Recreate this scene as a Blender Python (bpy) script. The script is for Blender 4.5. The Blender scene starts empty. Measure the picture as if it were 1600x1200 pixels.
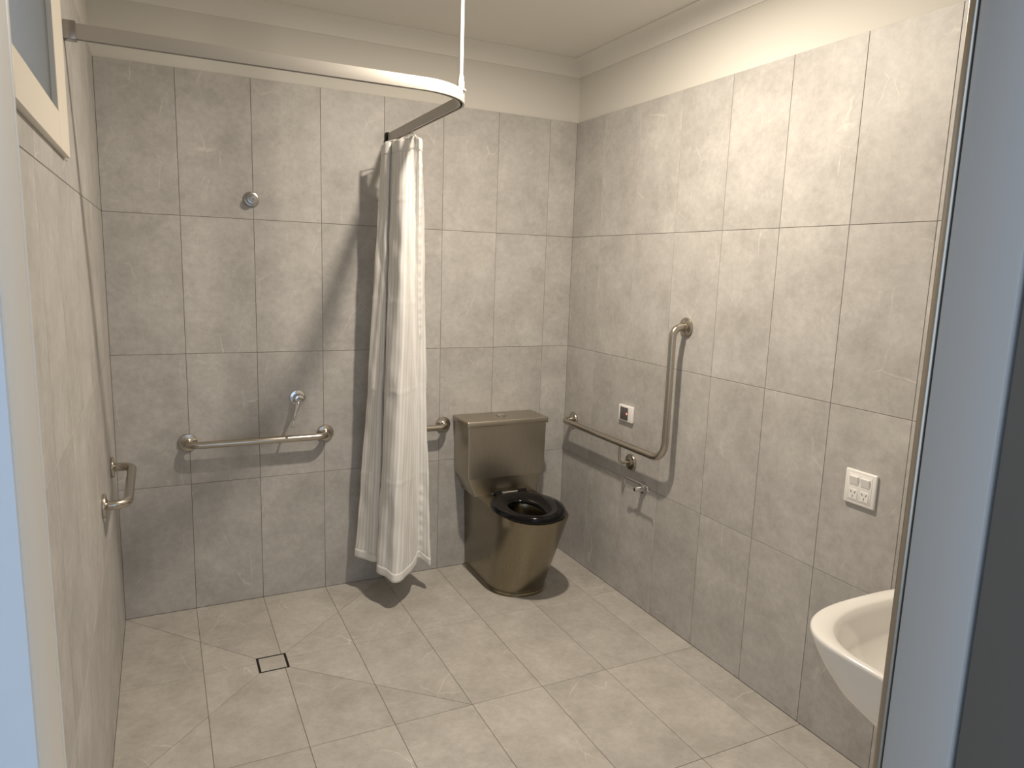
import bpy, bmesh, math, random
from mathutils import Vector, Matrix
random.seed(4)
pi = math.pi
S = bpy.context.scene
COL = S.collection

# ------------------------------------------------------------------ camera
yaw, pitch, roll = 0.4615, -0.1624, 0.0327
fw = Vector((math.sin(yaw)*math.cos(pitch), math.cos(yaw)*math.cos(pitch), math.sin(pitch)))
rt = Vector((math.cos(yaw), -math.sin(yaw), 0)); up = rt.cross(fw)
r2 = math.cos(roll)*rt + math.sin(roll)*up
u2 = -math.sin(roll)*rt + math.cos(roll)*up
cam = bpy.data.cameras.new('camera'); cam.sensor_width = 36; cam.lens = 1110.6/1600*36
cam.clip_start = 0.02
co = bpy.data.objects.new('camera', cam); COL.objects.link(co)
m = Matrix((r2, u2, -fw)).transposed().to_4x4(); m.translation = Vector((-2.058, -3.4465, 1.6311))
co.matrix_world = m
S.camera = co

# ------------------------------------------------------------------ world and lights
W = bpy.data.worlds.new('world'); S.world = W; W.use_nodes = True
bg = W.node_tree.nodes['Background']
bg.inputs[0].default_value = (0.64, 0.79, 1.0, 1); bg.inputs[1].default_value = 1.0
def area(name, loc, rot, size, power, color, shape='DISK', sy=None):
    l = bpy.data.lights.new(name, 'AREA'); l.shape = shape; l.size = size
    if sy: l.size_y = sy
    l.energy = power; l.color = color
    o = bpy.data.objects.new(name, l); o.location = loc; o.rotation_euler = rot
    COL.objects.link(o); return o
area('downlight_lamp', (-0.87, -1.33, 2.706), (0, 0, 0), 0.085, 31, (1.0, 0.875, 0.72))
S.view_settings.view_transform = 'Standard'; S.view_settings.look = 'None'
S.view_settings.exposure = 0.47; S.view_settings.gamma = 1.0
S.view_settings.use_curve_mapping = False

# ------------------------------------------------------------------ materials
def new_mat(name):
    mt = bpy.data.materials.new(name); mt.use_nodes = True
    nt = mt.node_tree; b = nt.nodes['Principled BSDF']
    return mt, nt, b
def nd(nt, t, **kw):
    n = nt.nodes.new(t)
    for k, v in kw.items():
        if k.startswith('i_'): n.inputs[k[2:].replace('_', ' ')].default_value = v
        else: setattr(n, k, v)
    return n
def plain(name, col, rough=.5, metal=0, bump=0, bscale=60, coat=0, var=0.0, stretch=None):
    mt, nt, b = new_mat(name)
    b.inputs['Roughness'].default_value = rough; b.inputs['Metallic'].default_value = metal
    if coat: b.inputs['Coat Weight'].default_value = coat
    tc = nd(nt, 'ShaderNodeTexCoord')
    mp = nd(nt, 'ShaderNodeMapping')
    if stretch: mp.inputs['Scale'].default_value = stretch
    nt.links.new(tc.outputs['Object'], mp.inputs[0])
    no = nd(nt, 'ShaderNodeTexNoise'); no.inputs['Scale'].default_value = bscale; no.inputs['Detail'].default_value = 5
    nt.links.new(mp.outputs[0], no.inputs['Vector'])
    mx = nd(nt, 'ShaderNodeMix', data_type='RGBA')
    mx.inputs['A'].default_value = tuple(c*(1-var) for c in col)+(1,)
    mx.inputs['B'].default_value = tuple(min(1, c*(1+var)) for c in col)+(1,)
    nt.links.new(no.outputs['Fac'], mx.inputs['Factor']); nt.links.new(mx.outputs['Result'], b.inputs['Base Color'])
    if bump:
        bp = nd(nt, 'ShaderNodeBump'); bp.inputs['Strength'].default_value = bump; bp.inputs['Distance'].default_value = .002
        nt.links.new(no.outputs['Fac'], bp.inputs['Height']); nt.links.new(bp.outputs[0], b.inputs['Normal'])
    return mt
def tile_mat(name, base, dark, light, rough):
    mt, nt, b = new_mat(name); L = nt.links.new
    tc = nd(nt, 'ShaderNodeTexCoord'); oi = nd(nt, 'ShaderNodeObjectInfo')
    mu = nd(nt, 'ShaderNodeMath', operation='MULTIPLY'); mu.inputs[1].default_value = 97.0
    L(oi.outputs['Random'], mu.inputs[0])
    cx = nd(nt, 'ShaderNodeCombineXYZ'); L(mu.outputs[0], cx.inputs[0]); L(mu.outputs[0], cx.inputs[2])
    ad = nd(nt, 'ShaderNodeVectorMath', operation='ADD'); L(tc.outputs['Object'], ad.inputs[0]); L(cx.outputs[0], ad.inputs[1])
    n1 = nd(nt, 'ShaderNodeTexNoise'); n1.inputs['Scale'].default_value = 5.5; n1.inputs['Detail'].default_value = 12; n1.inputs['Roughness'].default_value = .70; n1.inputs['Distortion'].default_value = .12
    L(ad.outputs[0], n1.inputs['Vector'])
    r1 = nd(nt, 'ShaderNodeValToRGB'); e = r1.color_ramp.elements
    e[0].position = .30; e[0].color = dark+(1,); e[1].position = .72; e[1].color = light+(1,)
    k = e.new(.5); k.color = base+(1,)
    L(n1.outputs['Fac'], r1.inputs[0])
    # thin pale veins: ridged distorted noise, masked to a few places
    wn_ = nd(nt, 'ShaderNodeTexNoise'); wn_.inputs['Scale'].default_value = 9; wn_.inputs['Detail'].default_value = 5; L(ad.outputs[0], wn_.inputs['Vector'])
    wv = nd(nt, 'ShaderNodeVectorMath', operation='SCALE'); wv.inputs['Scale'].default_value = .05; L(wn_.outputs['Color'], wv.inputs[0])
    a2 = nd(nt, 'ShaderNodeVectorMath', operation='ADD'); L(ad.outputs[0], a2.inputs[0]); L(wv.outputs[0], a2.inputs[1])
    mpv = nd(nt, 'ShaderNodeMapping'); mpv.inputs['Rotation'].default_value = (0, 0, .6); mpv.inputs['Scale'].default_value = (1.5, .75, 1); L(a2.outputs[0], mpv.inputs[0])
    n2 = nd(nt, 'ShaderNodeTexVoronoi', feature='DISTANCE_TO_EDGE'); n2.inputs['Scale'].default_value = 3.6; L(mpv.outputs[0], n2.inputs['Vector'])
    mr = nd(nt, 'ShaderNodeMapRange'); mr.inputs['From Min'].default_value = 0; mr.inputs['From Max'].default_value = .011; mr.inputs['To Min'].default_value = 1; mr.inputs['To Max'].default_value = 0
    L(n2.outputs['Distance'], mr.inputs['Value'])
    n3 = nd(nt, 'ShaderNodeTexNoise'); n3.inputs['Scale'].default_value = 6; n3.inputs['Detail'].default_value = 3; L(ad.outputs[0], n3.inputs['Vector'])
    m3 = nd(nt, 'ShaderNodeMapRange'); m3.inputs['From Min'].default_value = .54; m3.inputs['From Max'].default_value = .66; L(n3.outputs['Fac'], m3.inputs['Value'])
    vm = nd(nt, 'ShaderNodeMath', operation='MULTIPLY'); L(mr.outputs[0], vm.inputs[0]); L(m3.outputs[0], vm.inputs[1])
    vs = nd(nt, 'ShaderNodeMath', operation='MULTIPLY'); vs.inputs[1].default_value = .5; L(vm.outputs[0], vs.inputs[0])
    mx = nd(nt, 'ShaderNodeMix', data_type='RGBA'); L(vs.outputs[0], mx.inputs['Factor']); L(r1.outputs[0], mx.inputs['A'])
    mx.inputs['B'].default_value = (.74, .70, .63, 1)
    n5 = nd(nt, 'ShaderNodeTexNoise'); n5.inputs['Scale'].default_value = 38; n5.inputs['Detail'].default_value = 8; n5.inputs['Roughness'].default_value = .7; L(ad.outputs[0], n5.inputs['Vector'])
    g5 = nd(nt, 'ShaderNodeMapRange'); g5.inputs['From Min'].default_value = .3; g5.inputs['From Max'].default_value = .7; g5.inputs['To Min'].default_value = .90; g5.inputs['To Max'].default_value = 1.10; L(n5.outputs['Fac'], g5.inputs['Value'])
    # slight tone difference from tile to tile
    hv = nd(nt, 'ShaderNodeHueSaturation'); L(mx.outputs['Result'], hv.inputs['Color'])
    vr = nd(nt, 'ShaderNodeMapRange'); vr.inputs['To Min'].default_value = .95; vr.inputs['To Max'].default_value = 1.05; L(oi.outputs['Random'], vr.inputs['Value']); v5 = nd(nt, 'ShaderNodeMath', operation='MULTIPLY'); L(vr.outputs[0], v5.inputs[0]); L(g5.outputs[0], v5.inputs[1]); L(v5.outputs[0], hv.inputs['Value'])
    L(hv.outputs[0], b.inputs['Base Color'])
    b.inputs['Roughness'].default_value = rough
    n4 = nd(nt, 'ShaderNodeTexNoise'); n4.inputs['Scale'].default_value = 45; n4.inputs['Detail'].default_value = 6; L(ad.outputs[0], n4.inputs['Vector'])
    bp = nd(nt, 'ShaderNodeBump'); bp.inputs['Strength'].default_value = .25; bp.inputs['Distance'].default_value = .0015
    L(n4.outputs['Fac'], bp.inputs['Height']); L(bp.outputs[0], b.inputs['Normal'])
    return mt
M = {}
M['tile'] = tile_mat('stone_tile', (.455, .44, .42), (.375, .36, .34), (.54, .525, .50), .48)
M['floor_tile'] = tile_mat('floor_stone_tile', (.455, .43, .395), (.38, .355, .32), (.54, .515, .475), .5)
M['grout'] = plain('grout', (.27, .24, .20), .9, var=.1)
M['paint'] = plain('wall_paint', (.67, .65, .60), .7, bump=.05, bscale=200, var=.01)
M['ceil'] = plain('ceiling_paint', (.78, .76, .71), .8, bump=.05, bscale=200, var=.01)
M['frame'] = plain('window_frame_lit_jamb_paint', (.76, .71, .62), .45, var=.01)  # window frame's own cream; on the left jamb it stands for lamp light
M['jamb'] = plain('door_frame_paint', (.46, .455, .44), .4, var=.015, bscale=6)
M['leaf'] = plain('door_leaf_paint', (.125, .12, .112), .5, var=.02, bscale=8)
M['outwall'] = plain('render_wall', (.62, .63, .64), .7, var=.02)
M['concrete'] = plain('concrete', (.35, .34, .32), .85, var=.1, bscale=12)
M['steel'] = plain('satin_stainless', (.50, .46, .40), .26, 1, bump=.05, bscale=90, var=.05)
M['brushed'] = plain('brushed_stainless', (.27, .24, .175), .27, 1, bump=.10, bscale=30, var=.16, stretch=(4, 4, .35))  # pan: same steel as the tank, its darker look put into the colour
M['brushed_tank'] = plain('brushed_stainless_tank', (.47, .43, .36), .34, 1, bump=.10, bscale=30, var=.14, stretch=(6, 6, .3))  # same steel as the pan; brighter reflections put into its colour
M['chrome'] = plain('chrome', (.72, .72, .73), .08, 1, var=.01)
M['knob'] = plain('dull_chrome', (.42, .40, .38), .25, 1, var=.02)
M['alu'] = plain('white_powdercoat', (.74, .72, .66), .35, var=.01)
M['track'] = plain('anodised_aluminium', (.44, .42, .39), .42, .5, var=.01)
M['slot'] = plain('dark_slot', (.010, .009, .008), .9)
M['black'] = plain('black_gloss_plastic', (.004, .004, .005), .16)
M['black'].node_tree.nodes['Principled BSDF'].inputs['Specular IOR Level'].default_value = .22
M['ceramic'] = plain('white_ceramic', (.86, .84, .80), .10, coat=.6, var=.01)
M['plastic'] = plain('white_plastic', (.86, .85, .82), .3, var=.01)
M['darkplastic'] = plain('grey_button_plastic', (.10, .09, .09), .35)
M['water'] = plain('still_water', (.25, .24, .20), .03)
# frosted glass
mt, nt, b = new_mat('frosted_glass'); M['glass'] = mt
b.inputs['Base Color'].default_value = (.50, .53, .55, 1); b.inputs['Roughness'].default_value = .45
b.inputs['Transmission Weight'].default_value = .85; b.inputs['IOR'].default_value = 1.3
no = nd(nt, 'ShaderNodeTexNoise'); no.inputs['Scale'].default_value = 160
bp = nd(nt, 'ShaderNodeBump'); bp.inputs['Strength'].default_value = .2; nt.links.new(no.outputs['Fac'], bp.inputs['Height']); nt.links.new(bp.outputs[0], b.inputs['Normal'])
# led
mt, nt, b = new_mat('red_indicator'); M['led'] = mt
b.inputs['Base Color'].default_value = (.5, .05, .05, 1); b.inputs['Emission Color'].default_value = (1, .25, .2, 1); b.inputs['Emission Strength'].default_value = 1.2
no = nd(nt, 'ShaderNodeTexNoise')
# curtain: satin stripes woven along its height (UV u = distance along the cloth)
mt, nt, b = new_mat('striped_satin_curtain'); M['curtain'] = mt; L = nt.links.new
tc = nd(nt, 'ShaderNodeTexCoord'); sp = nd(nt, 'ShaderNodeSeparateXYZ'); L(tc.outputs['UV'], sp.inputs[0])
ml = nd(nt, 'ShaderNodeMath', operation='MULTIPLY'); ml.inputs[1].default_value = 2*pi/.024; L(sp.outputs[0], ml.inputs[0])
sn = nd(nt, 'ShaderNodeMath', operation='SINE'); L(ml.outputs[0], sn.inputs[0])
mr = nd(nt, 'ShaderNodeMapRange'); mr.inputs['From Min'].default_value = -.25; mr.inputs['From Max'].default_value = .25; L(sn.outputs[0], mr.inputs['Value'])
mx = nd(nt, 'ShaderNodeMix', data_type='RGBA'); mx.inputs['A'].default_value = (.80, .79, .76, 1); mx.inputs['B'].default_value = (.95, .94, .92, 1)
L(mr.outputs[0], mx.inputs['Factor']); L(mx.outputs['Result'], b.inputs['Base Color'])
m2 = nd(nt, 'ShaderNodeMapRange'); m2.inputs['To Min'].default_value = .65; m2.inputs['To Max'].default_value = .38; L(mr.outputs[0], m2.inputs['Value']); L(m2.outputs[0], b.inputs['Roughness'])
no = nd(nt, 'ShaderNodeTexNoise'); no.inputs['Scale'].default_value = 26; no.inputs['Detail'].default_value = 4
mp = nd(nt, 'ShaderNodeMapping'); mp.inputs['Scale'].default_value = (1, 1, .35); L(tc.outputs['Object'], mp.inputs[0]); L(mp.outputs[0], no.inputs['Vector'])
bp = nd(nt, 'ShaderNodeBump'); bp.inputs['Strength'].default_value = .35; bp.inputs['Distance'].default_value = .006; L(no.outputs['Fac'], bp.inputs['Height']); L(bp.outputs[0], b.inputs['Normal'])
b.inputs['Sheen Weight'].default_value = .15
tr = nd(nt, 'ShaderNodeBsdfTranslucent'); tr.inputs[0].default_value = (.8, .76, .68, 1)
ms = nd(nt, 'ShaderNodeMixShader'); ms.inputs[0].default_value = .10
L(b.outputs[0], ms.inputs[1]); L(tr.outputs[0], ms.inputs[2]); L(ms.outputs[0], nt.nodes['Material Output'].inputs[0])

# ------------------------------------------------------------------ helpers
def link(name, me, mat, parent=None, loc=(0, 0, 0)):
    o = bpy.data.objects.new(name, me); COL.objects.link(o)
    if mat is not None and not me.materials: me.materials.append(mat)
    if parent is not None: o.parent = parent
    o.location = loc
    return o
def obj(name, bm, mat, parent=None, smooth=False, loc=(0, 0, 0)):
    bmesh.ops.recalc_face_normals(bm, faces=bm.faces)
    me = bpy.data.meshes.new(name); bm.to_mesh(me); bm.free()
    if smooth:
        for p in me.polygons: p.use_smooth = True
        if smooth != 'all': me.set_sharp_from_angle(angle=math.radians(38))
    return link(name, me, mat, parent, loc)
def thing(name, label, cat, loc=(0, 0, 0), group=None):
    o = bpy.data.objects.new(name, None); COL.objects.link(o); o.location = loc; o.empty_display_size = .05
    o['label'] = label; o['category'] = cat
    if group: o['group'] = group
    return o
def struct(o, label=None, cat=None):
    o['kind'] = 'structure'
    if label: o['label'] = label
    if cat: o['category'] = cat
    return o
def boxbm(bm, x0, x1, y0, y1, z0, z1, bev=0, seg=2):
    vs = [bm.verts.new((x, y, z)) for x in (x0, x1) for y in (y0, y1) for z in (z0, z1)]
    fs = [(0, 1, 3, 2), (4, 6, 7, 5), (0, 4, 5, 1), (2, 3, 7, 6), (0, 2, 6, 4), (1, 5, 7, 3)]
    F = [bm.faces.new([vs[i] for i in f]) for f in fs]
    if bev:
        ed = {e for f in F for e in f.edges}
        bmesh.ops.recalc_face_normals(bm, faces=F)
        bmesh.ops.bevel(bm, geom=list(ed), offset=bev, segments=seg, affect='EDGES', profile=.5)
def box(name, mat, x0, x1, y0, y1, z0, z1, parent=None, bev=0, seg=2, smooth=False):
    bm = bmesh.new(); boxbm(bm, x0, x1, y0, y1, z0, z1, bev, seg)
    return obj(name, bm, mat, parent, smooth or bool(bev))
def lathe(bm, prof, origin, axis, n=32):
    """prof = [(radius, distance along axis)], closed ends where the radius is 0"""
    a = Vector(axis).normalized(); t = Vector((0, 0, 1)) if abs(a.z) < .9 else Vector((1, 0, 0))
    u = a.cross(t).normalized(); v = a.cross(u); o = Vector(origin); rings = []
    for r, d in prof:
        if r < 1e-6: rings.append([bm.verts.new(o+a*d)])
        else: rings.append([bm.verts.new(o+a*d+(u*math.cos(2*pi*i/n)+v*math.sin(2*pi*i/n))*r) for i in range(n)])
    for A, B in zip(rings, rings[1:]):
        for i in range(n):
            j = (i+1) % n
            if len(A) == 1: bm.faces.new((A[0], B[i], B[j]))
            elif len(B) == 1: bm.faces.new((A[i], A[j], B[0]))
            else: bm.faces.new((A[i], A[j], B[j], B[i]))
    return rings
def round_path(pts, rad, seg=8):
    """polyline with its corners rounded to arcs of radius rad (a number or one per inner corner)"""
    P = [Vector(p) for p in pts]; out = [P[0]]
    for i in range(1, len(P)-1):
        r = rad if not isinstance(rad, (list, tuple)) else rad[i-1]
        a = (P[i-1]-P[i]).normalized(); b = (P[i+1]-P[i]).normalized()
        ang = a.angle(b); d = r/math.tan(ang/2)
        c = P[i]+(a+b).normalized()*(r/math.sin(ang/2))
        s = P[i]+a*d-c; e = P[i]+b*d-c; tot = s.angle(e); ax = s.cross(e).normalized()
        for k in range(seg+1):
            out.append(c+Matrix.Rotation(tot*k/seg, 3, ax) @ s)
    out.append(P[-1]); return out
def tube(bm, path, r, n=16, section=None, upv=None, cap=True):
    P = [Vector(p) for p in path]; rings = []; prev = None
    for i, p in enumerate(P):
        t = ((P[i+1]-p).normalized() if i < len(P)-1 else Vector((0, 0, 0)))+((p-P[i-1]).normalized() if i else Vector((0, 0, 0)))
        t.normalize()
        if upv is not None: v = Vector(upv); u = v.cross(t).normalized()
        else:
            if prev is None:
                h = Vector((0, 0, 1)) if abs(t.z) < .9 else Vector((1, 0, 0)); u = t.cross(h).normalized()
            else: u = (prev-t*prev.dot(t)).normalized()
            prev = u; v = t.cross(u)
        rr = r[i] if isinstance(r, (list, tuple)) else r
        if section: rings.append([bm.verts.new(p+u*a+v*b) for a, b in section])
        else: rings.append([bm.verts.new(p+(u*math.cos(2*pi*k/n)+v*math.sin(2*pi*k/n))*rr) for k in range(n)])
    for A, B in zip(rings, rings[1:]):
        for i in range(len(A)): bm.faces.new((A[i], A[(i+1) % len(A)], B[(i+1) % len(A)], B[i]))
    if cap: bm.faces.new(rings[0]); bm.faces.new(rings[-1][::-1])
    return rings
def loft(bm, loops, cap0=True, cap1=True):
    R = [[bm.verts.new(p) for p in l] for l in loops]
    for A, B in zip(R, R[1:]):
        for i in range(len(A)): bm.faces.new((A[i], A[(i+1) % len(A)], B[(i+1) % len(A)], B[i]))
    if cap0: bm.faces.new(R[0])
    if cap1: bm.faces.new(R[-1][::-1])
    return R

# ------------------------------------------------------------------ room numbers
WX = -2.2593; R0 = .1649; S0 = .2762
ZR = [0, .6062, 1.2062, 1.8062, 2.4097]
CEIL = 2.715; FY = -2.9
T = .004; J = .0009      # tile proudness over the grout, half a joint

def poly_tile(pts):
    """one tile in its local XY plane, face at z=0, chamfered edges"""
    c = Vector((sum(p[0] for p in pts)/len(pts), sum(p[1] for p in pts)/len(pts)))
    n = len(pts)
    def inset(d):
        out = []
        for i in range(n):
            a, b_, c_ = Vector(pts[i-1]), Vector(pts[i]), Vector(pts[(i+1) % n])
            e1 = (b_-a).normalized(); e2 = (c_-b_).normalized()
            n1 = Vector((-e1.y, e1.x)); n2 = Vector((-e2.y, e2.x))
            k = (n1+n2); k = k/max(.2, 1+n1.dot(n2))
            out.append(b_+k*d)
        return out
    bm = bmesh.new()
    A = inset(J); B = inset(J+.0006)
    base = [bm.verts.new((p.x-c.x, p.y-c.y, -T-.002)) for p in A]
    mid = [bm.verts.new((p.x-c.x, p.y-c.y, -.0008)) for p in A]
    top = [bm.verts.new((p.x-c.x, p.y-c.y, 0)) for p in B]
    for P, Q in ((base, mid), (mid, top)):
        for i in range(n): bm.faces.new((P[i], P[(i+1) % n], Q[(i+1) % n], Q[i]))
    bm.faces.new(top); bm.faces.new(base[::-1])
    me = bpy.data.meshes.new('tile'); bm.to_mesh(me); bm.free()
    return me, c
cache = {}
def rect_tile(name, a0, a1, b0, b1, mat):
    key = (round(a1-a0, 4), round(b1-b0, 4), mat.name)
    if key not in cache:
        me, c = poly_tile([(a0, b0), (a1, b0), (a1, b1), (a0, b1)]); me.materials.append(mat); cache[key] = me
    return cache[key], ((a0+a1)/2, (b0+b1)/2)
# wall planes: local (a, b, normal) to world
FR = {'back': (lambda a, b: (a, 0, b), Matrix(((1, 0, 0), (0, 0, -1), (0, 1, 0)))),          # faces -y
      'right': (lambda a, b: (0, a, b), Matrix(((0, 0, -1), (-1, 0, 0), (0, 1, 0)))),          # faces -x (local x = -y)
      'left': (lambda a, b: (WX, a, b), Matrix(((0, 0, 1), (1, 0, 0), (0, 1, 0)))),            # faces +x
      'front': (lambda a, b: (a, FY, b), Matrix(((-1, 0, 0), (0, 0, 1), (0, 1, 0))))}
def put_rect(wall, par, a0, a1, b0, b1):
    if a1-a0 < .008 or b1-b0 < .008: return
    me, (ca, cb) = rect_tile('tile', a0, a1, b0, b1, M['tile'])
    o = link('tile', me, None, par); f, r = FR[wall]
    mm = r.to_4x4(); mm.translation = Vector(f(ca, cb)); o.matrix_world = mm
def wall_box(name, x0, x1, y0, y1, z0, z1, mat=None):
    return struct(box(name, mat or M['paint'], x0, x1, y0, y1, z0, z1))

# back wall
wb = wall_box('wall_back', WX-.25, .25, .010, .20, -.1, 2.9)
box('grout_bed', M['grout'], WX-.01, .01, T-.0015, .0105, 0, ZR[4]-.002, wb)['kind'] = 'stuff'
xs = [0]+[-R0-.3*k for k in range(7)]+[WX]
for a, b in zip(xs[1:], xs):
    for c, d in zip(ZR, ZR[1:]): put_rect('back', wb, a, b, c, d)
# right wall
wr = wall_box('wall_right', .010, .20, -3.1, .010, -.1, 2.9)
box('grout_bed', M['grout'], T-.0015, .0105, FY, T-.0015, 0, ZR[4]-.002, wr)['kind'] = 'stuff'
ys = [0]+[-S0-.3*k for k in range(9)]+[FY]
for a, b in zip(ys[1:], ys):
    for c, d in zip(ZR, ZR[1:]): put_rect('right', wr, a, b, c, d)
# left wall with the high window opening
wy0, wy1, wz0, wz1 = -2.10, -1.40, 1.91, 2.58       # hole in the wall (hidden by the frame)
bm = bmesh.new()
for q in ((-3.1, wy0, -.1, 2.9), (wy1, .010, -.1, 2.9), (wy0, wy1, -.1, wz0), (wy0, wy1, wz1, 2.9)):
    boxbm(bm, WX-.20, WX-.010, q[0], q[1], q[2], q[3])
wl = struct(obj('wall_left', bm, M['paint']))
bm = bmesh.new()
gz = ZR[4]-.002
for q in ((FY, wy0, 0, gz), (wy1, T-.0015, 0, gz), (wy0, wy1, 0, wz0)):
    boxbm(bm, WX-.0105, WX-T+.0015, q[0], q[1], q[2], q[3])
obj('grout_bed', bm, M['grout'], wl)['kind'] = 'stuff'
# window frame footprint: tiles are cut round it
fy0, fy1, fz0 = -2.20, -1.28, 1.866
yl = [0]+[-.30*k for k in range(1, 10)]+[FY]
for a, b in zip(yl[1:], yl):
    for c, d in zip(ZR, ZR[1:]):
        if c > 1.7 and b > fy0 and a < fy1:
            put_rect('left', wl, a, b, c, fz0)
            if b > fy1: put_rect('left', wl, fy1, b, fz0, d)
            if a < fy0: put_rect('left', wl, a, fy0, fz0, d)
        else: put_rect('left', wl, a, b, c, d)
# front wall with the doorway the photo is taken through
DX0, DX1, DZ = -2.132, -1.226, 2.06
DO = -2.993
bm = bmesh.new()
boxbm(bm, WX-.20, DX0-.03, DO+.012, FY+.0, -.1, 2.9); boxbm(bm, DX1+.03, .20, DO, FY, -.1, 2.9); boxbm(bm, DX0-.03, DX1+.03, DO, FY, DZ+.03, 2.9)
wf = struct(obj('wall_front', bm, M['paint']))
# ceiling and floor
ce = struct(box('ceiling', M['ceil'], WX-.2, .2, -3.1, .2, CEIL, CEIL+.1))
fl = struct(box('floor', M['grout'], WX-.2, .2, DO, .2, -.12, -.0028))

# ------------------------------------------------------------------ floor tiles, cut to the shower falls
DR = (-1.765, -1.648, -.678, -.561)                   # drain
SH = (WX, -1.0649, -1.2035, 0.0)                      # shower zone
def clip(poly, n, d):
    out = []
    for i in range(len(poly)):
        p, q = poly[i], poly[(i+1) % len(poly)]
        a = p[0]*n[0]+p[1]*n[1]-d; b = q[0]*n[0]+q[1]*n[1]-d
        if a >= 0: out.append(p)
        if a*b < 0:
            t = a/(a-b); out.append((p[0]+(q[0]-p[0])*t, p[1]+(q[1]-p[1])*t))
    return out
def clip_convex(poly, conv):
    for i in range(len(conv)):
        a, b = conv[i], conv[(i+1) % len(conv)]
        n = (-(b[1]-a[1]), b[0]-a[0]); poly = clip(poly, n, a[0]*n[0]+a[1]*n[1])
        if len(poly) < 3: return []
    return poly
def clean(poly):
    out = []
    for p in poly:
        if not out or math.dist(p, out[-1]) > .004: out.append(p)
    while len(out) > 1 and math.dist(out[0], out[-1]) < .004: out.pop()
    return out
def area_of(p): return abs(sum(p[i][0]*p[(i+1) % len(p)][1]-p[(i+1) % len(p)][0]*p[i][1] for i in range(len(p))))/2
def floor_tile(poly):
    poly = clean(poly)
    if len(poly) < 3 or area_of(poly) < .0004: return
    me, c = poly_tile(poly); me.materials.append(M['floor_tile'])
    link('tile', me, None, fl, (c.x, c.y, 0))
dx0, dx1, dy0, dy1 = DR; sx0, sx1, sy0, sy1 = SH
traps = [[(sx0, sy0), (sx1, sy0), (dx1, dy0), (dx0, dy0)], [(sx1, sy0), (sx1, sy1), (dx1, dy1), (dx1, dy0)],
         [(sx1, sy1), (sx0, sy1), (dx0, dy1), (dx1, dy1)], [(sx0, sy1), (sx0, sy0), (dx0, dy0), (dx0, dy1)]]
fxs = sorted([0]+[-R0-.3*k for k in range(7)]+[WX]); fys = sorted([0, -.6035, -1.2035, -1.7935, -2.3935, DO])
for x0, x1 in zip(fxs, fxs[1:]):
    for y0, y1 in zip(fys, fys[1:]):
        rc = [(x0, y0), (x1, y0), (x1, y1), (x0, y1)]
        if x1 <= sx1+.001 and y0 >= sy0-.001:
            for t in traps: floor_tile(clip_convex(rc, t))
        else: floor_tile(rc)

# ------------------------------------------------------------------ cornices
def cornice(name, p0, p1, inward):
    iv = Vector(inward); prof = [(0, -.075), (.004, -.075), (.004, -.068)]
    for k in range(7):
        a = k/6*pi/2; prof.append((.004+.066*(1-math.cos(a)), -.068+.062*math.sin(a)))
    prof += [(.078, -.006), (.078, 0), (0, 0)]
    bm = bmesh.new(); loops = []
    for p in (p0, p1):
        q = Vector(p); s = (Vector(p1)-Vector(p0)).normalized()*(1 if p is p0 else -1)
        loops.append([q+iv*a+Vector((0, 0, CEIL+b))+s*a for a, b in prof])    # mitred ends
    loft(bm, loops)
    struct(obj(name, bm, M['ceil'], smooth=True))
x0, x1, y1, y0 = WX-.010, .010, .010, FY
cornice('trim_1', (x0, y1, 0), (x1, y1, 0), (0, -1, 0)); cornice('trim_2', (x1, y1, 0), (x1, y0, 0), (-1, 0, 0))
cornice('trim_3', (x0, y0, 0), (x0, y1, 0), (1, 0, 0)); cornice('trim_4', (x1, y0, 0), (x0, y0, 0), (0, 1, 0))

# ------------------------------------------------------------------ doorway
dr = bpy.data.objects.new('door_1', None); COL.objects.link(dr); struct(dr)
def jamb(xin, s):
    # s=+1: jamb at the right of the opening (solid lies towards +x)
    bm = bmesh.new(); a, b = sorted((xin, xin+s*.032)); boxbm(bm, a, b, DO+.0005, FY-.010, 0, DZ, .002)
    obj('door_jamb', bm, M['jamb'] if s > 0 else M['frame'], dr, True)  # same frame both sides; warm lamp light put into the left jamb's cream
    # rounded metal bead on the inner edge of the frame
    bm = bmesh.new(); a, b = sorted((xin-(.003 if s > 0 else 0)*s, xin+s*.045)); boxbm(bm, a, b, FY-.009, FY+.002, 0, DZ, .003, 3)
    e = obj('frame_edge', bm, M['steel'] if s > 0 else M['frame'], dr, True)  # left edge shares the cream with the lamp light in it
    if s > 0: e['label'] = 'satin metal edge strip of the right jamb'
jamb(DX1, 1); jamb(DX0, -1)
box('door_head', M['jamb'], DX0-.03, DX1+.03, DO, FY, DZ, DZ+.035, dr, .002)
box('threshold', M['concrete'], DX0, DX1, DO-.02, DO+.005, -.02, .001, dr)
# door leaf swung outwards against its hinges on the right
leaf = box('door_leaf', M['leaf'], DX1+.004, DX1+.044, DO-.92, DO-.004, .01, DZ-.01, dr, .002)
leaf['label'] = 'dark grey door leaf standing open outwards'
# outside: wall continues to the left, ground
bm = bmesh.new(); boxbm(bm, -4.2, DX0-.001, DO-.004, DO+.012, -.1, 2.9)
struct(obj('wall_outside', bm, M['outwall']))
struct(box('ground', M['concrete'], -6, 2, -8, DO-.02, -.22, -.02))

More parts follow.
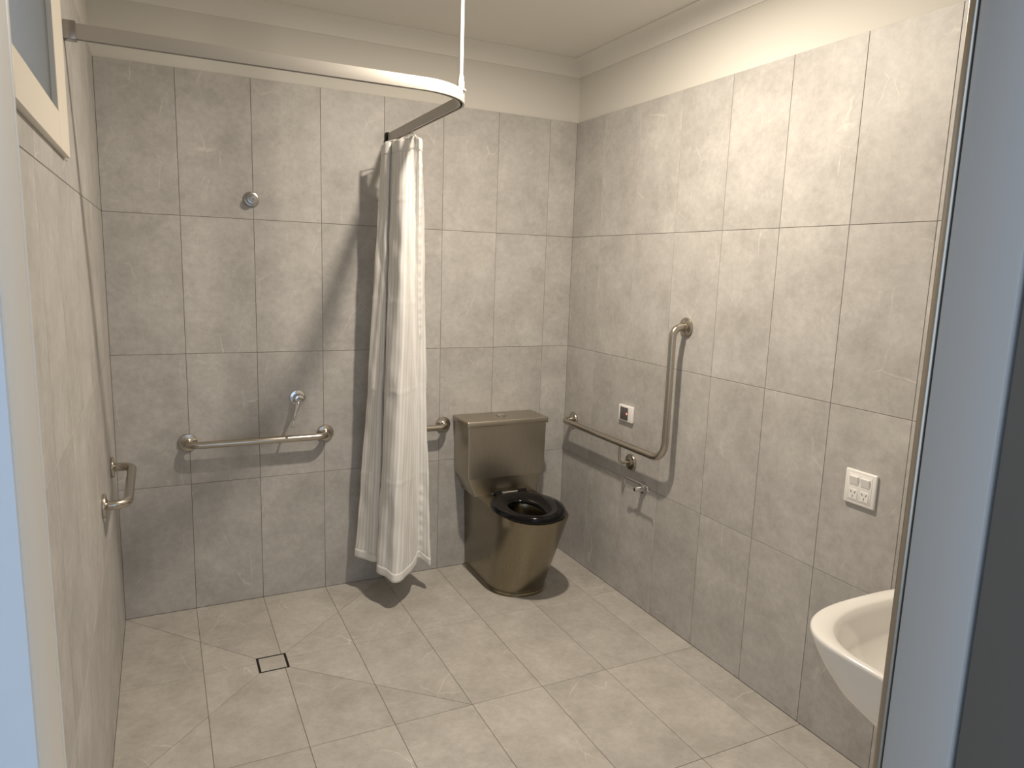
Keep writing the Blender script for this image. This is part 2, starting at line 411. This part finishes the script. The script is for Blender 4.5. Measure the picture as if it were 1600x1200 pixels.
# ------------------------------------------------------------------ window in the left wall
wn = bpy.data.objects.new('window_1', None); COL.objects.link(wn); struct(wn)
gy0, gy1, gz0, gz1 = -2.06, -1.47, 1.948, 2.50
px = WX+.014
bm = bmesh.new()
for q in ((fy0, gy0, fz0, 2.62), (gy1, fy1, fz0, 2.62), (gy0, gy1, fz0, gz0), (gy0, gy1, gz1, 2.62)):
    boxbm(bm, WX-.012, px, q[0], q[1], q[2], q[3], .0015, 1)
obj('architrave', bm, M['frame'], wn, True)
bm = bmesh.new()
for q in ((gy0-.03, gy0+.012, gz0-.03, gz1+.03), (gy1-.006, gy1+.03, gz0-.03, gz1+.03), (gy0, gy1, gz0-.03, gz0+.010), (gy0, gy1, gz1-.01, gz1+.03)):
    boxbm(bm, WX-.05, WX-.0125, q[0], q[1], q[2], q[3], .0015, 1)
obj('window_frame', bm, M['frame'], wn, True)
box('pane', M['glass'], WX-.004, WX+.002, gy0, gy1, gz0, gz1, wn)

# ------------------------------------------------------------------ grab rails
def flange(par, o, ax, r=.041):
    bm = bmesh.new(); lathe(bm, [(0, 0), (r*.97, 0), (r, .002), (r, .007), (r*.93, .0115), (r*.62, .0135), (.019, .016), (.0165, .018), (0, .018)], o, ax, 32)
    return obj('flange', bm, M['steel'], par, True)
def rail(label, pts, rad, loc, flanges, group=None):
    t = thing('grab_rail', label, 'grab rail', loc, group)
    L0 = Vector(loc); bm = bmesh.new()
    tube(bm, [p-L0 for p in round_path(pts, rad)], .0160, 20)
    obj('bar', bm, M['steel'], t, True)
    for o, ax in flanges: flange(t, Vector(o)-L0, ax)
    return t
z = .803
G = 'stainless steel grab rails on the bathroom walls'
O = .075
rail('long horizontal stainless grab rail below the shower mixer on back wall', [(-1.972, -.004, z), (-1.972, -O, z), (-1.359, -O, z), (-1.359, -.004, z)], .045, (-1.972, 0, z), [((-1.972, 0, z), (0, -1, 0)), ((-1.359, 0, z), (0, -1, 0))], G)
rail('short stainless grab rail half hidden behind the curtain, beside the toilet cistern', [(-1.06, -.004, z), (-1.06, -O, z), (-.745, -O, z), (-.745, -.004, z)], .045, (-1.06, 0, z), [((-1.06, 0, z), (0, -1, 0)), ((-.745, 0, z), (0, -1, 0))], G)
X = WX
rail('small horizontal stainless grab rail on the left wall', [(X+.004, -.33, z), (X+O, -.33, z), (X+O, -.82, z), (X+.004, -.82, z)], .045, (X, -.33, z), [((X, -.33, z), (1, 0, 0)), ((X, -.82, z), (1, 0, 0))], G)
t = rail('L-shaped stainless grab rail on the right wall beside the toilet', [(-.004, -.105, z), (-O, -.105, z), (-O, -1.003, z), (-O, -1.003, 1.400), (-.004, -1.003, 1.400)], [.045, .085, .045], (0, -.105, z), [((0, -.105, z), (-1, 0, 0)), ((0, -1.003, 1.400), (-1, 0, 0))], G)
L0 = Vector((0, -.105, z))
bm = bmesh.new(); tube(bm, [p-L0 for p in round_path([(-.004, -.664, .703), (-O, -.664, .703), (-O, -.664, z-.010)], .022)], .006, 12)
obj('support_bracket', bm, M['steel'], t, True); flange(t, Vector((0, -.664, .703))-L0, (-1, 0, 0))

# ------------------------------------------------------------------ curtain track
TZ0, TZ1 = 2.200, 2.240
tk = thing('curtain_track', 'white curved shower curtain track hung below the ceiling', 'curtain track', (WX, -1.085, TZ0))
L0 = Vector((WX, -1.085, TZ0)); tp = [(WX+.004, -1.085, 2.22), (-1.045, -1.085, 2.22), (-1.045, -.004, 2.22)]
path = round_path(tp, .20, 16)
h = .020; w = .0105; s = .0035
sec = [(-w, -h), (-s, -h), (-s, -h+.012), (s, -h+.012), (s, -h), (w, -h), (w, h-.003), (w-.002, h), (-w+.002, h), (-w, h-.003)]
bm = bmesh.new(); tube(bm, [p-L0 for p in path], 0, section=sec, upv=(0, 0, 1)); obj('track_rail', bm, M['track'], tk, True)
bm = bmesh.new(); tube(bm, [p-L0-Vector((0, 0, h-.0125)) for p in path], 0, section=[(-s, -.001), (s, -.001), (s, 0), (-s, 0)], upv=(0, 0, 1)); obj('glider_slot', bm, M['slot'], tk)
bm = bmesh.new(); boxbm(bm, 0, .030, -.017, .017, -.004, .044, .002); obj('wall_bracket', bm, M['knob'], tk, True)
bm = bmesh.new(); boxbm(bm, 1.197, 1.231, 1.060, 1.085, -.004, .044, .002); obj('wall_bracket', bm, M['slot'], tk, True)
rx, ry = -1.077, -.992
bm = bmesh.new(); lathe(bm, [(0, 0), (.0075, 0), (.0075, CEIL-TZ1-.02), (0, CEIL-TZ1-.02)], Vector((rx, ry, TZ1+.02))-L0, (0, 0, 1), 16)
hr = obj('hanger_rod', bm, M['alu'], tk, True)
bm = bmesh.new(); lathe(bm, [(0, 0), (.019, 0), (.019, .004), (.012, .006), (.012, .03), (.0105, .033), (.0105, .048), (0, .05)], Vector((rx, ry, TZ1-.001))-L0, (0, 0, 1), 20)
obj('rod_socket', bm, M['alu'], tk, True)
bm = bmesh.new(); lathe(bm, [(0, 0), (.03, 0), (.028, -.008), (.012, -.012), (0, -.012)], Vector((rx, ry, CEIL))-L0, (0, 0, 1), 20)
obj('ceiling_rose', bm, M['alu'], tk, True)

# ------------------------------------------------------------------ curtain
def catmull(P, n):
    P = [Vector(p) for p in P]; Q = [2*P[0]-P[1]]+P+[2*P[-1]-P[-2]]; out = []; k = len(P)-1
    for j in range(n+1):
        t = j/n*k; i = min(int(t), k-1); f = t-i; a, b, c, d = Q[i:i+4]
        out.append(.5*((2*b)+(c-a)*f+(2*a-5*b+4*c-d)*f*f+(3*b-a-3*c+d)*f**3))
    return out
top = [(-1.135, -.200), (-1.120, -.255), (-1.100, -.245), (-1.104, -.300), (-1.094, -.360), (-1.066, -.380), (-1.052, -.340), (-1.040, -.365), (-1.022, -.395), (-1.000, -.355), (-.985, -.312), (-1.00, -.26), (-1.03, -.22), (-1.05, -.17), (-1.06, -.12)]
mid = [(-1.180, -.150), (-1.142, -.235), (-1.118, -.215), (-1.135, -.290), (-1.115, -.370), (-1.085, -.385), (-1.045, -.345), (-1.005, -.300), (-.985, -.300), (-.958, -.300), (-.945, -.292), (-.945, -.24), (-.98, -.20), (-.99, -.16), (-1.03, -.13)]
bot = [(-1.234, -.086), (-1.164, -.205), (-1.110, -.150), (-1.173, -.275), (-1.147, -.344), (-1.128, -.396), (-1.075, -.380), (-1.005, -.310), (-.946, -.225), (-.925, -.240), (-.902, -.270), (-.90, -.20), (-.95, -.15), (-.98, -.13), (-1.04, -.12)]
hemz = [.180, .182, .195, .165, .160, .150, .152, .165, .175, .160, .145, .16, .17, .17, .17]
topz = [2.160, 2.162, 2.165, 2.162, 2.162, 2.166, 2.174, 2.180, 2.168, 2.150, 2.142, 2.145, 2.15, 2.15, 2.15]
NU, NV = 260, 190
tc3 = catmull([(a, b, c) for (a, b), c in zip(top, topz)], NU)
mc3 = catmull([(a, b, 1.14) for (a, b) in mid], NU)
bc3 = catmull([(a, b, c) for (a, b), c in zip(bot, hemz)], NU)
bm = bmesh.new(); uvl = bm.loops.layers.uv.new('uv'); grid = []
arc = [0]
for j in range(1, NU+1): arc.append(arc[-1]+(Vector(bc3[j][:2])-Vector(bc3[j-1][:2])).length)
random.seed(11)
wr_ = [(random.uniform(.5, 2.1), random.uniform(0, 6), random.uniform(8, 22), random.uniform(.8, 2.4)) for _ in range(7)]
for i in range(NV+1):
    v = i/NV; row = []
    for j in range(NU+1):
        a, m_, b_ = tc3[j], mc3[j], bc3[j]
        # quadratic through top, middle and bottom, eased so folds stay straight
        w0 = (1-v)*(1-2*v) if v < 2 else 0; w1 = 4*v*(1-v); w2 = v*(2*v-1)
        p = Vector((a.x*w0+m_.x*w1+b_.x*w2, a.y*w0+m_.y*w1+b_.y*w2, a.z*(1-v)+b_.z*v))
        s_ = arc[j]
        tn = (tc3[min(j+1, NU)]*(1-v)+bc3[min(j+1, NU)]*v)-(tc3[max(j-1, 0)]*(1-v)+bc3[max(j-1, 0)]*v)
        nrm = Vector((tn.y, -tn.x, 0)).normalized()
        d = .0022*math.sin(s_*38+p.z*5)+.0016*math.sin(s_*75-p.z*9+1)
        for f1, ph, ks, am in wr_:
            d += .00045*am*math.sin(p.z*ks*f1+ph+s_*31)
        # packing creases left by folding the cloth
        for zc, sl in ((.62, .015), (1.045, .02), (1.47, -.02), (1.90, .02)):
            dz = p.z-zc-sl*s_; d += .0022*math.exp(-(dz/.0045)**2)
        # crumpled vertical seam
        if 3.5 < j/NU*14 < 11.5 and .05 < v < .45:
            q = (j/NU*14-8.1)/.36; d += .006*math.exp(-q*q)*(.6+.4*math.sin(p.z*150+1.5*math.sin(p.z*41)))
        if v > .8:
            q = (j/NU*14-8.4)/.35; d += .006*math.exp(-q*q)*(.6+.4*math.sin(p.z*120))
        p = p+nrm*d
        if p.y > -.006: p.y = -.006
        row.append(bm.verts.new(p-Vector((-1.045, -.2, 2.2))))
    grid.append(row)
for i in range(NV):
    for j in range(NU):
        f = bm.faces.new((grid[i][j], grid[i+1][j], grid[i+1][j+1], grid[i][j+1]))
        for lp, (ii, jj) in zip(f.loops, ((i, j), (i+1, j), (i+1, j+1), (i, j+1))): lp[uvl].uv = (arc[jj], ii/NV)
me = bpy.data.meshes.new('cloth'); bm.to_mesh(me); bm.free()
for p in me.polygons: p.use_smooth = True
cu = thing('shower_curtain', 'white satin-striped shower curtain bunched beside the back wall', 'curtain', (-1.045, -.2, 2.2))
cl = link('cloth', me, M['curtain'], cu)
so = cl.modifiers.new('thick', 'SOLIDIFY'); so.thickness = .0012; so.offset = 0
# hems follow the cloth's top and bottom edges
for nm, rows in (('top_hem', range(0, 6)), ('bottom_hem', range(NV-4, NV+1))):
    bm = bmesh.new(); g2 = []
    rr = list(rows)
    for i in rr:
        row = []
        for j in range(0, NU+1, 2):
            co_ = me.vertices[i*(NU+1)+j].co
            j2 = min(j+2, NU); j1 = max(j-2, 0)
            tn = me.vertices[i*(NU+1)+j2].co-me.vertices[i*(NU+1)+j1].co
            nn = Vector((tn.y, -tn.x, 0)).normalized()*.0016
            row.append((bm.verts.new(co_+nn), bm.verts.new(co_-nn)))
        g2.append(row)
    for i in range(len(g2)-1):
        for j in range(len(g2[0])-1):
            bm.faces.new((g2[i][j][0], g2[i+1][j][0], g2[i+1][j+1][0], g2[i][j+1][0]))
            bm.faces.new((g2[i][j][1], g2[i][j+1][1], g2[i+1][j+1][1], g2[i+1][j][1]))
    for j in range(len(g2[0])-1):
        bm.faces.new((g2[0][j][0], g2[0][j+1][0], g2[0][j+1][1], g2[0][j][1])); bm.faces.new((g2[-1][j][0], g2[-1][j][1], g2[-1][j+1][1], g2[-1][j+1][0]))
    obj(nm, bm, M['curtain'], cu, 'all')
# gliders and hooks that carry it
for k in range(7):
    jj = int(NU*(.03+.72*k/6)); y = tc3[jj].y
    pt = tc3[jj]
    hb = bmesh.new(); hp = Vector((-1.045, -.2, 2.2)); a = Vector((-1.045, y, 2.206))-hp
    tube(hb, round_path([a, a+Vector((0, 0, -.014)), Vector((pt.x, pt.y, pt.z+.004))-hp+Vector((.004, 0, 0)), Vector((pt.x, pt.y, pt.z-.018))-hp+Vector((.004, 0, 0))], .002, 3), .0016, 6)
    boxbm(hb, a.x-.003, a.x+.003, a.y-.005, a.y+.005, a.z-.004, a.z+.004)
    obj('hook', hb, M['plastic'], cu, True)

# ------------------------------------------------------------------ toilet
TX = -.452
to = thing('toilet', 'brushed stainless steel toilet with cistern and black seat', 'toilet', (TX, 0, 0))
NL = 96
def dloop(hw, yb, yf, z, ys=None, n=NL, back=None, p=2.15):
    """D-shaped outline: flat back at yb, straight sides, rounded front at yf (negative)"""
    back = hw if back is None else back
    ys = ys if ys is not None else yf+hw*1.15
    out = []; q = n//4
    for k in range(q): out.append((-back+2*back*k/q, yb, z))                    # back edge, left to right
    for k in range(q):
        t = k/q; out.append((back+(hw-back)*t, yb+(ys-yb)*t, z))                # right side
    for k in range(n-3*q):
        pass
    m_ = n-3*q
    for k in range(m_):                                                          # front curve
        a = pi*k/m_; c, s_ = math.cos(a), math.sin(a)
        out.append((hw*math.copysign(abs(c)**(2/p), c), ys+(yf-ys)*abs(s_)**(2/p), z))
    for k in range(q):
        t = k/q; out.append((-hw+(-back+hw)*t, ys+(yb-ys)*t, z))
    return out
bm = bmesh.new()
PZ = .446
loops = [dloop(.160, 0, -.485, .0), dloop(.160, 0, -.486, .004)]
for k in range(9):
    t = k/8; e = t**.9
    loops.append(dloop(.153+(.176-.153)*e, -.002, -.480+(-.676+.480)*t, .012+(PZ-.016)*t, back=.150+.014*t))
loops.append(dloop(.174, -.004, -.673, PZ+.001, back=.162)); loops.append(dloop(.170, -.006, -.669, PZ+.003, back=.160))
def eloop(a, b, cy, z, n=NL):
    # ellipse sampled to line up with dloop's order
    ref = dloop(.18, -.006, -.669, 0); out = []
    for x, y, _ in ref:
        ang = math.atan2((y-cy)/b, x/a); out.append((a*math.cos(ang), cy+b*math.sin(ang), z))
    return out
loops += [eloop(.128, .165, -.475, PZ+.002), eloop(.122, .158, -.475, PZ-.006), eloop(.116, .150, -.472, PZ-.05), eloop(.095, .125, -.455, PZ-.14), eloop(.060, .075, -.43, PZ-.20), eloop(.045, .05, -.42, PZ-.24), eloop(.02, .02, -.42, PZ-.25)]
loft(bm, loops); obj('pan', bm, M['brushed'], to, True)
bm = bmesh.new(); lp = eloop(.062, .080, -.435, PZ-.192); loft(bm, [lp, [(x, y, zz+.001) for x, y, zz in lp]]); obj('water', bm, M['water'], to, True)
# floor flange under the pan
bm = bmesh.new(); loft(bm, [dloop(.170, 0, -.494, .0), dloop(.170, 0, -.494, .003), dloop(.160, 0, -.486, .006)]); obj('base_plate', bm, M['steel'], to, True)
# cistern: upright tank with tapering lower part
def rl(hw, yb, yf, z, r=.006):
    out = []
    for cx, cy, a0 in ((hw-r, yb-r, 0), (-hw+r, yb-r, pi/2), (-hw+r, yf+r, pi), (hw-r, yf+r, 3*pi/2)):
        for k in range(4):
            a = a0+pi/2*k/3; out.append((cx+r*math.cos(a), cy+r*math.sin(a), z))
    return out
CXO = -.004
sh = lambda l, d=CXO: [(x+d, y, zz) for x, y, zz in l]
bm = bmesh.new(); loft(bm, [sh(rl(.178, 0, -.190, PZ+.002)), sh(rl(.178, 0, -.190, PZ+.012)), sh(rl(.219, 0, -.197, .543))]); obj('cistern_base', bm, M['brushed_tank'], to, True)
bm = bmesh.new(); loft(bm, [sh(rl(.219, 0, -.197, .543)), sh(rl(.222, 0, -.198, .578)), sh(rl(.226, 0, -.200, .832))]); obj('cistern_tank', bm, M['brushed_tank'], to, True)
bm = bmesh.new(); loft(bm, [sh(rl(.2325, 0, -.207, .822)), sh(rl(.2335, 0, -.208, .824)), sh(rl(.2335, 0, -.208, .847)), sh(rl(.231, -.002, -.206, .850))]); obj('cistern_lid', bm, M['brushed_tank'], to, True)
bt = bmesh.new(); lathe(bt, [(0, 0), (.026, 0), (.026, .002), (.022, .004), (.021, .003), (0, .003)], (0, -.095, .850), (0, 0, 1), 28)
bo = obj('flush_button', bt, M['steel'], to, True)
for s_ in (-1, 1):
    hb = bmesh.new(); lathe(hb, [(0, 0), (.018, 0), (.018, .002), (.016, .0035), (0, .004)], (0, -.095, .853), (0, 0, 1), 28)
    bmesh.ops.bisect_plane(hb, geom=hb.verts[:]+hb.edges[:]+hb.faces[:], plane_co=(s_*.0008, 0, 0), plane_no=(-s_, 0, 0), clear_outer=True)
    obj('button_half', hb, M['chrome'], bo, True)
# seat ring
bm = bmesh.new(); sec = []
def seatloop(f, z_):
    out = []
    for k in range(64):
        a = 2*pi*k/64
        so_ = Vector((-.012+.179*math.cos(a), -.455+(.228 if math.sin(a) < 0 else .205)*math.sin(a)))
        si = Vector((-.036+.075*math.cos(a), -.497+.122*math.sin(a)))
        p = so_*(1-f)+si*f; out.append((p.x, p.y, z_))
    return out
seq = [(.03, .452), (0, .457), (0, .466), (.06, .476), (.25, .482), (.5, .483), (.75, .480), (.93, .472), (1, .464), (1, .456), (.96, .452)]
loops = [seatloop(f, zz) for f, zz in seq]; R = loft(bm, loops, False, False)
for i in range(64): bm.faces.new((R[-1][i], R[-1][(i+1) % 64], R[0][(i+1) % 64], R[0][i]))
se = obj('seat', bm, M['black'], to, 'all')
for sx in (-.072, .072):
    hb = bmesh.new(); boxbm(hb, sx-.020, sx+.020, -.285, -.228, .449, .474, .008, 3); lathe(hb, [(0, -.024), (.011, -.024), (.011, .024), (0, .024)], (sx, -.232, .468), (1, 0, 0), 16)
    obj('hinge', hb, M['black'], se, True)
bm = bmesh.new(); lathe(bm, [(0, -.10), (.005, -.10), (.005, .10), (0, .10)], (0, -.232, .468), (1, 0, 0), 12); h_ = obj('hinge_pin', bm, M['chrome'], se, True); h_['label'] = 'chrome hinge pin'

# ------------------------------------------------------------------ basin on the front wall
bs = thing('wash_basin', 'white ceramic wall basin with rounded nose beside the doorway', 'basin', (-.42, FY+.002, .80))
def bl(hw, y1, z_, n=72, p=2.9, y0=0, cy=None):
    out = []; cy = cy if cy is not None else y1-.22; m_ = n*2//3
    for k in range(m_+1):
        a = pi*k/m_; c, s_ = math.cos(a), math.sin(a)
        out.append((hw*math.copysign(abs(c)**(2/p), c), cy+(y1-cy)*abs(s_)**(2/p), z_))
    r_ = n-m_-1
    pts = [(-hw, cy), (-hw, y0), (hw, y0), (hw, cy)]
    ln = [cy-y0, 2*hw, cy-y0]; tot = sum(ln)
    for k in range(1, r_+1):
        d = tot*k/(r_+1)
        i = 0
        while d > ln[i]: d -= ln[i]; i += 1
        t_ = d/ln[i]; out.append((pts[i][0]+(pts[i+1][0]-pts[i][0])*t_, pts[i][1]+(pts[i+1][1]-pts[i][1])*t_, z_))
    return out
def shr(l, f, cx, cy, z_): return [(cx+(x-cx)*f[0], cy+(y-cy)*f[1], z_) for x, y, _ in l]
o0 = bl(.302, .626, 0)
sc = lambda fx, fy, z_: [(x*fx, y*fy, z_) for x, y, _ in o0]
loops = [sc(.40, .42, -.205), sc(.55, .56, -.203), sc(.68, .68, -.190), sc(.80, .80, -.158), sc(.885, .89, -.120), sc(.95, .95, -.070), sc(.982, .984, -.035), sc(.996, .997, -.014), sc(1, 1, -.006), sc(.996, .997, -.001), sc(.985, .990, .001)]
inn = lambda a, b, z_, cy=.375: [((a*math.cos(t_)), cy+b*math.sin(t_), z_) for t_ in [math.atan2((y-cy)/b, x/a) for x, y, _ in o0]]
def inn(a, b, z_, cy=.375, p=2.5):
    out = []
    for x, y, _ in o0:
        t_ = math.atan2((y-cy)/b, x/a); c, s_ = math.cos(t_), math.sin(t_)
        out.append((a*math.copysign(abs(c)**(2/p), c), cy+b*math.copysign(abs(s_)**(2/p), s_), z_))
    return out
loops += [inn(.283, .212, .000), inn(.277, .206, -.004), inn(.266, .196, -.020), inn(.245, .178, -.060), inn(.19, .14, -.110), inn(.12, .09, -.138), inn(.03, .03, -.148)]
bm = bmesh.new(); loft(bm, loops); obj('bowl', bm, M['ceramic'], bs, 'all')
bm = bmesh.new(); lathe(bm, [(0, 0), (.026, 0), (.026, .003), (.018, .004), (0, .002)], (0, .375, -.148), (0, 0, 1), 24); obj('waste', bm, M['chrome'], bs, True)
bm = bmesh.new(); lathe(bm, [(0, 0), (.024, 0), (.024, .004), (.018, .008), (.018, .11), (0, .115)], (0, .085, 0), (0, 0, 1), 24)
tube(bm, round_path([(0, .085, .085), (0, .20, .10), (0, .21, .08)], .008), .011, 14)
tp_ = obj('tap', bm, M['chrome'], bs, True)
bm = bmesh.new(); tube(bm, [(0, .085, .12), (0, .06, .135), (0, .17, .165)][::2], .006, 10); obj('tap_lever', bm, M['chrome'], tp_, True)

# ------------------------------------------------------------------ wall fittings
# shower mixer
mi = thing('shower_mixer', 'chrome shower mixer with long pin lever above the long rail', 'tap', (-1.487, 0, .985))
bm = bmesh.new(); lathe(bm, [(0, 0), (.037, 0), (.038, .003), (.035, .008), (.030, .009), (0, .009)], (0, 0, 0), (0, -1, 0), 32); obj('wall_plate', bm, M['chrome'], mi, True)
bm = bmesh.new(); lathe(bm, [(0, .009), (.024, .009), (.025, .03), (.024, .045), (.019, .054), (0, .057)], (0, 0, 0), (0, -1, 0), 28); obj('mixer_body', bm, M['chrome'], mi, True)
bm = bmesh.new(); tube(bm, [(0, -.045, -.002), (-.010, -.060, -.022), (-.024, -.085, -.055), (-.035, -.105, -.085)], [.017, .013, .0060, .0042], 12); le = obj('lever', bm, M['chrome'], mi, 'all')
bm = bmesh.new(); tube(bm, [(-.035, -.105, -.085), (-.039, -.112, -.096), (-.043, -.119, -.107), (-.047, -.126, -.118)], [.0042, .0055, .0040, .0058], 10); obj('lever_tip', bm, M['chrome'], le, 'all')
# shower outlet
ko = thing('shower_outlet', 'round grey metal water outlet high on the back wall', 'shower outlet', (-1.674, 0, 1.892))
bm = bmesh.new(); lathe(bm, [(0, 0), (.033, 0), (.034, .004), (.032, .009), (.026, .011), (0, .011)], (0, 0, 0), (0, -1, 0), 32); obj('wall_plate', bm, M['knob'], ko, True)
bm = bmesh.new(); lathe(bm, [(0, .011), (.021, .011), (.022, .038), (.020, .043), (.011, .044), (.010, .050), (.006, .050), (.006, .036), (0, .036)], (0, 0, 0), (0, -1, 0), 28); obj('outlet_nozzle', bm, M['knob'], ko, True)
# power point
gp = thing('power_point', 'white double power point with two switches on the right wall', 'socket', (0, -1.932, .947))
H = .0585
bm = bmesh.new(); boxbm(bm, -.011, .0, -H, H, -H, H, .005, 3); obj('face_plate', bm, M['plastic'], gp, True)
bm = bmesh.new(); boxbm(bm, -.0125, -.008, -.045, .045, -.046, .046, .002, 2); fp = obj('inner_plate', bm, M['plastic'], gp, True)
for sy in (-1, 1):
    rb = bmesh.new(); v = [rb.verts.new(p) for p in ((-.010, sy*.021-.017, .008), (-.010, sy*.021+.017, .008), (-.0135, sy*.021+.017, .008), (-.0135, sy*.021-.017, .008), (-.010, sy*.021-.017, .038), (-.010, sy*.021+.017, .038), (-.0195, sy*.021+.017, .038), (-.0195, sy*.021-.017, .038))]
    for f in ((0, 1, 2, 3), (4, 5, 6, 7), (0, 1, 5, 4), (1, 2, 6, 5), (2, 3, 7, 6), (3, 0, 4, 7)): rb.faces.new([v[i] for i in f])
    bmesh.ops.recalc_face_normals(rb, faces=rb.faces); bmesh.ops.bevel(rb, geom=list(rb.edges), offset=.0015, segments=2, affect='EDGES')
    obj('rocker_switch', rb, M['plastic'], gp, True)
    sb = bmesh.new(); boxbm(sb, -.0138, -.011, sy*.021-.016, sy*.021+.016, -.040, -.006, .0008, 1); so_ = obj('socket_face', sb, M['plastic'], gp, True)
    hb = bmesh.new()
    for dy, dz, an in ((-.0075, .006, .52), (.0075, .006, -.52), (0, -.008, 0)):
        tmp = bmesh.new(); boxbm(tmp, -.0143, -.0137, -.0011, .0011, -.004, .004)
        bmesh.ops.transform(tmp, matrix=Matrix.Translation((0, sy*.021+dy, -.022+dz)) @ Matrix.Rotation(an, 4, 'X'), verts=tmp.verts)
        mt_ = bpy.data.meshes.new('t'); tmp.to_mesh(mt_); hb.from_mesh(mt_); tmp.free()
    obj('pin_slots', hb, M['darkplastic'], so_)
# sensor flush button
sn_ = thing('flush_sensor', 'white wall button with dark pad and red indicator', 'flush button', (0, -.606, .936))
bm = bmesh.new(); boxbm(bm, -.015, 0, -.058, .058, -.040, .040, .004, 3); obj('face_plate', bm, M['plastic'], sn_, True)
bm = bmesh.new(); boxbm(bm, -.0175, -.012, -.024, .040, -.033, .030, .002, 2); bp_ = obj('button_pad', bm, M['darkplastic'], sn_, True)
bm = bmesh.new(); boxbm(bm, -.0183, -.017, -.021, -.011, -.004, .006, .0005, 1); obj('indicator', bm, M['led'], bp_)
# toilet roll holder
rh = thing('roll_holder', 'empty chrome toilet roll holder with a bent wire arm', 'roll holder', (0, -.775, .600))
bm = bmesh.new(); lathe(bm, [(0, 0), (.024, 0), (.025, .003), (.024, .012), (.015, .015), (.013, .05), (.009, .056), (0, .057)], (0, 0, 0), (-1, 0, 0), 24); obj('wall_post', bm, M['chrome'], rh, True)
bm = bmesh.new(); tube(bm, round_path([(-.045, -.005, .0), (-.06, .066, .0), (-.072, .070, .050), (-.072, -.115, .050), (-.072, -.125, .028)], [.014, .022, .018, .008], 6), .0035, 10); obj('wire_arm', bm, M['chrome'], rh, True)
# floor drain
cx, cy = (dx0+dx1)/2, (dy0+dy1)/2; hd = (dx1-dx0)/2
fd = thing('floor_drain', 'square tile-insert floor drain with thin dark slot', 'drain', (cx, cy, 0))
box('drain_channel', M['slot'], cx-hd, cx+hd, cy-hd, cy+hd, -.0026, -.0020, fd).matrix_parent_inverse = Matrix.Translation((-cx, -cy, 0))
bm = bmesh.new()
for a, b_, c, d in ((-hd+.001, hd-.001, -hd+.001, -hd+.0022), (-hd+.001, hd-.001, hd-.0022, hd-.001), (-hd+.001, -hd+.0022, -hd, hd), (hd-.0022, hd-.001, -hd, hd)): boxbm(bm, a, b_, c, d, -.0024, -.0003)
obj('drain_frame', bm, M['slot'], fd)
me, c = poly_tile([(-hd+.0075, -hd+.0075), (hd-.0075, -hd+.0075), (hd-.0075, hd-.0075), (-hd+.0075, hd-.0075)]); 
for v in me.vertices: v.co.z = max(v.co.z, -.0020)
link('tile_insert', me, M['floor_tile'], fd)
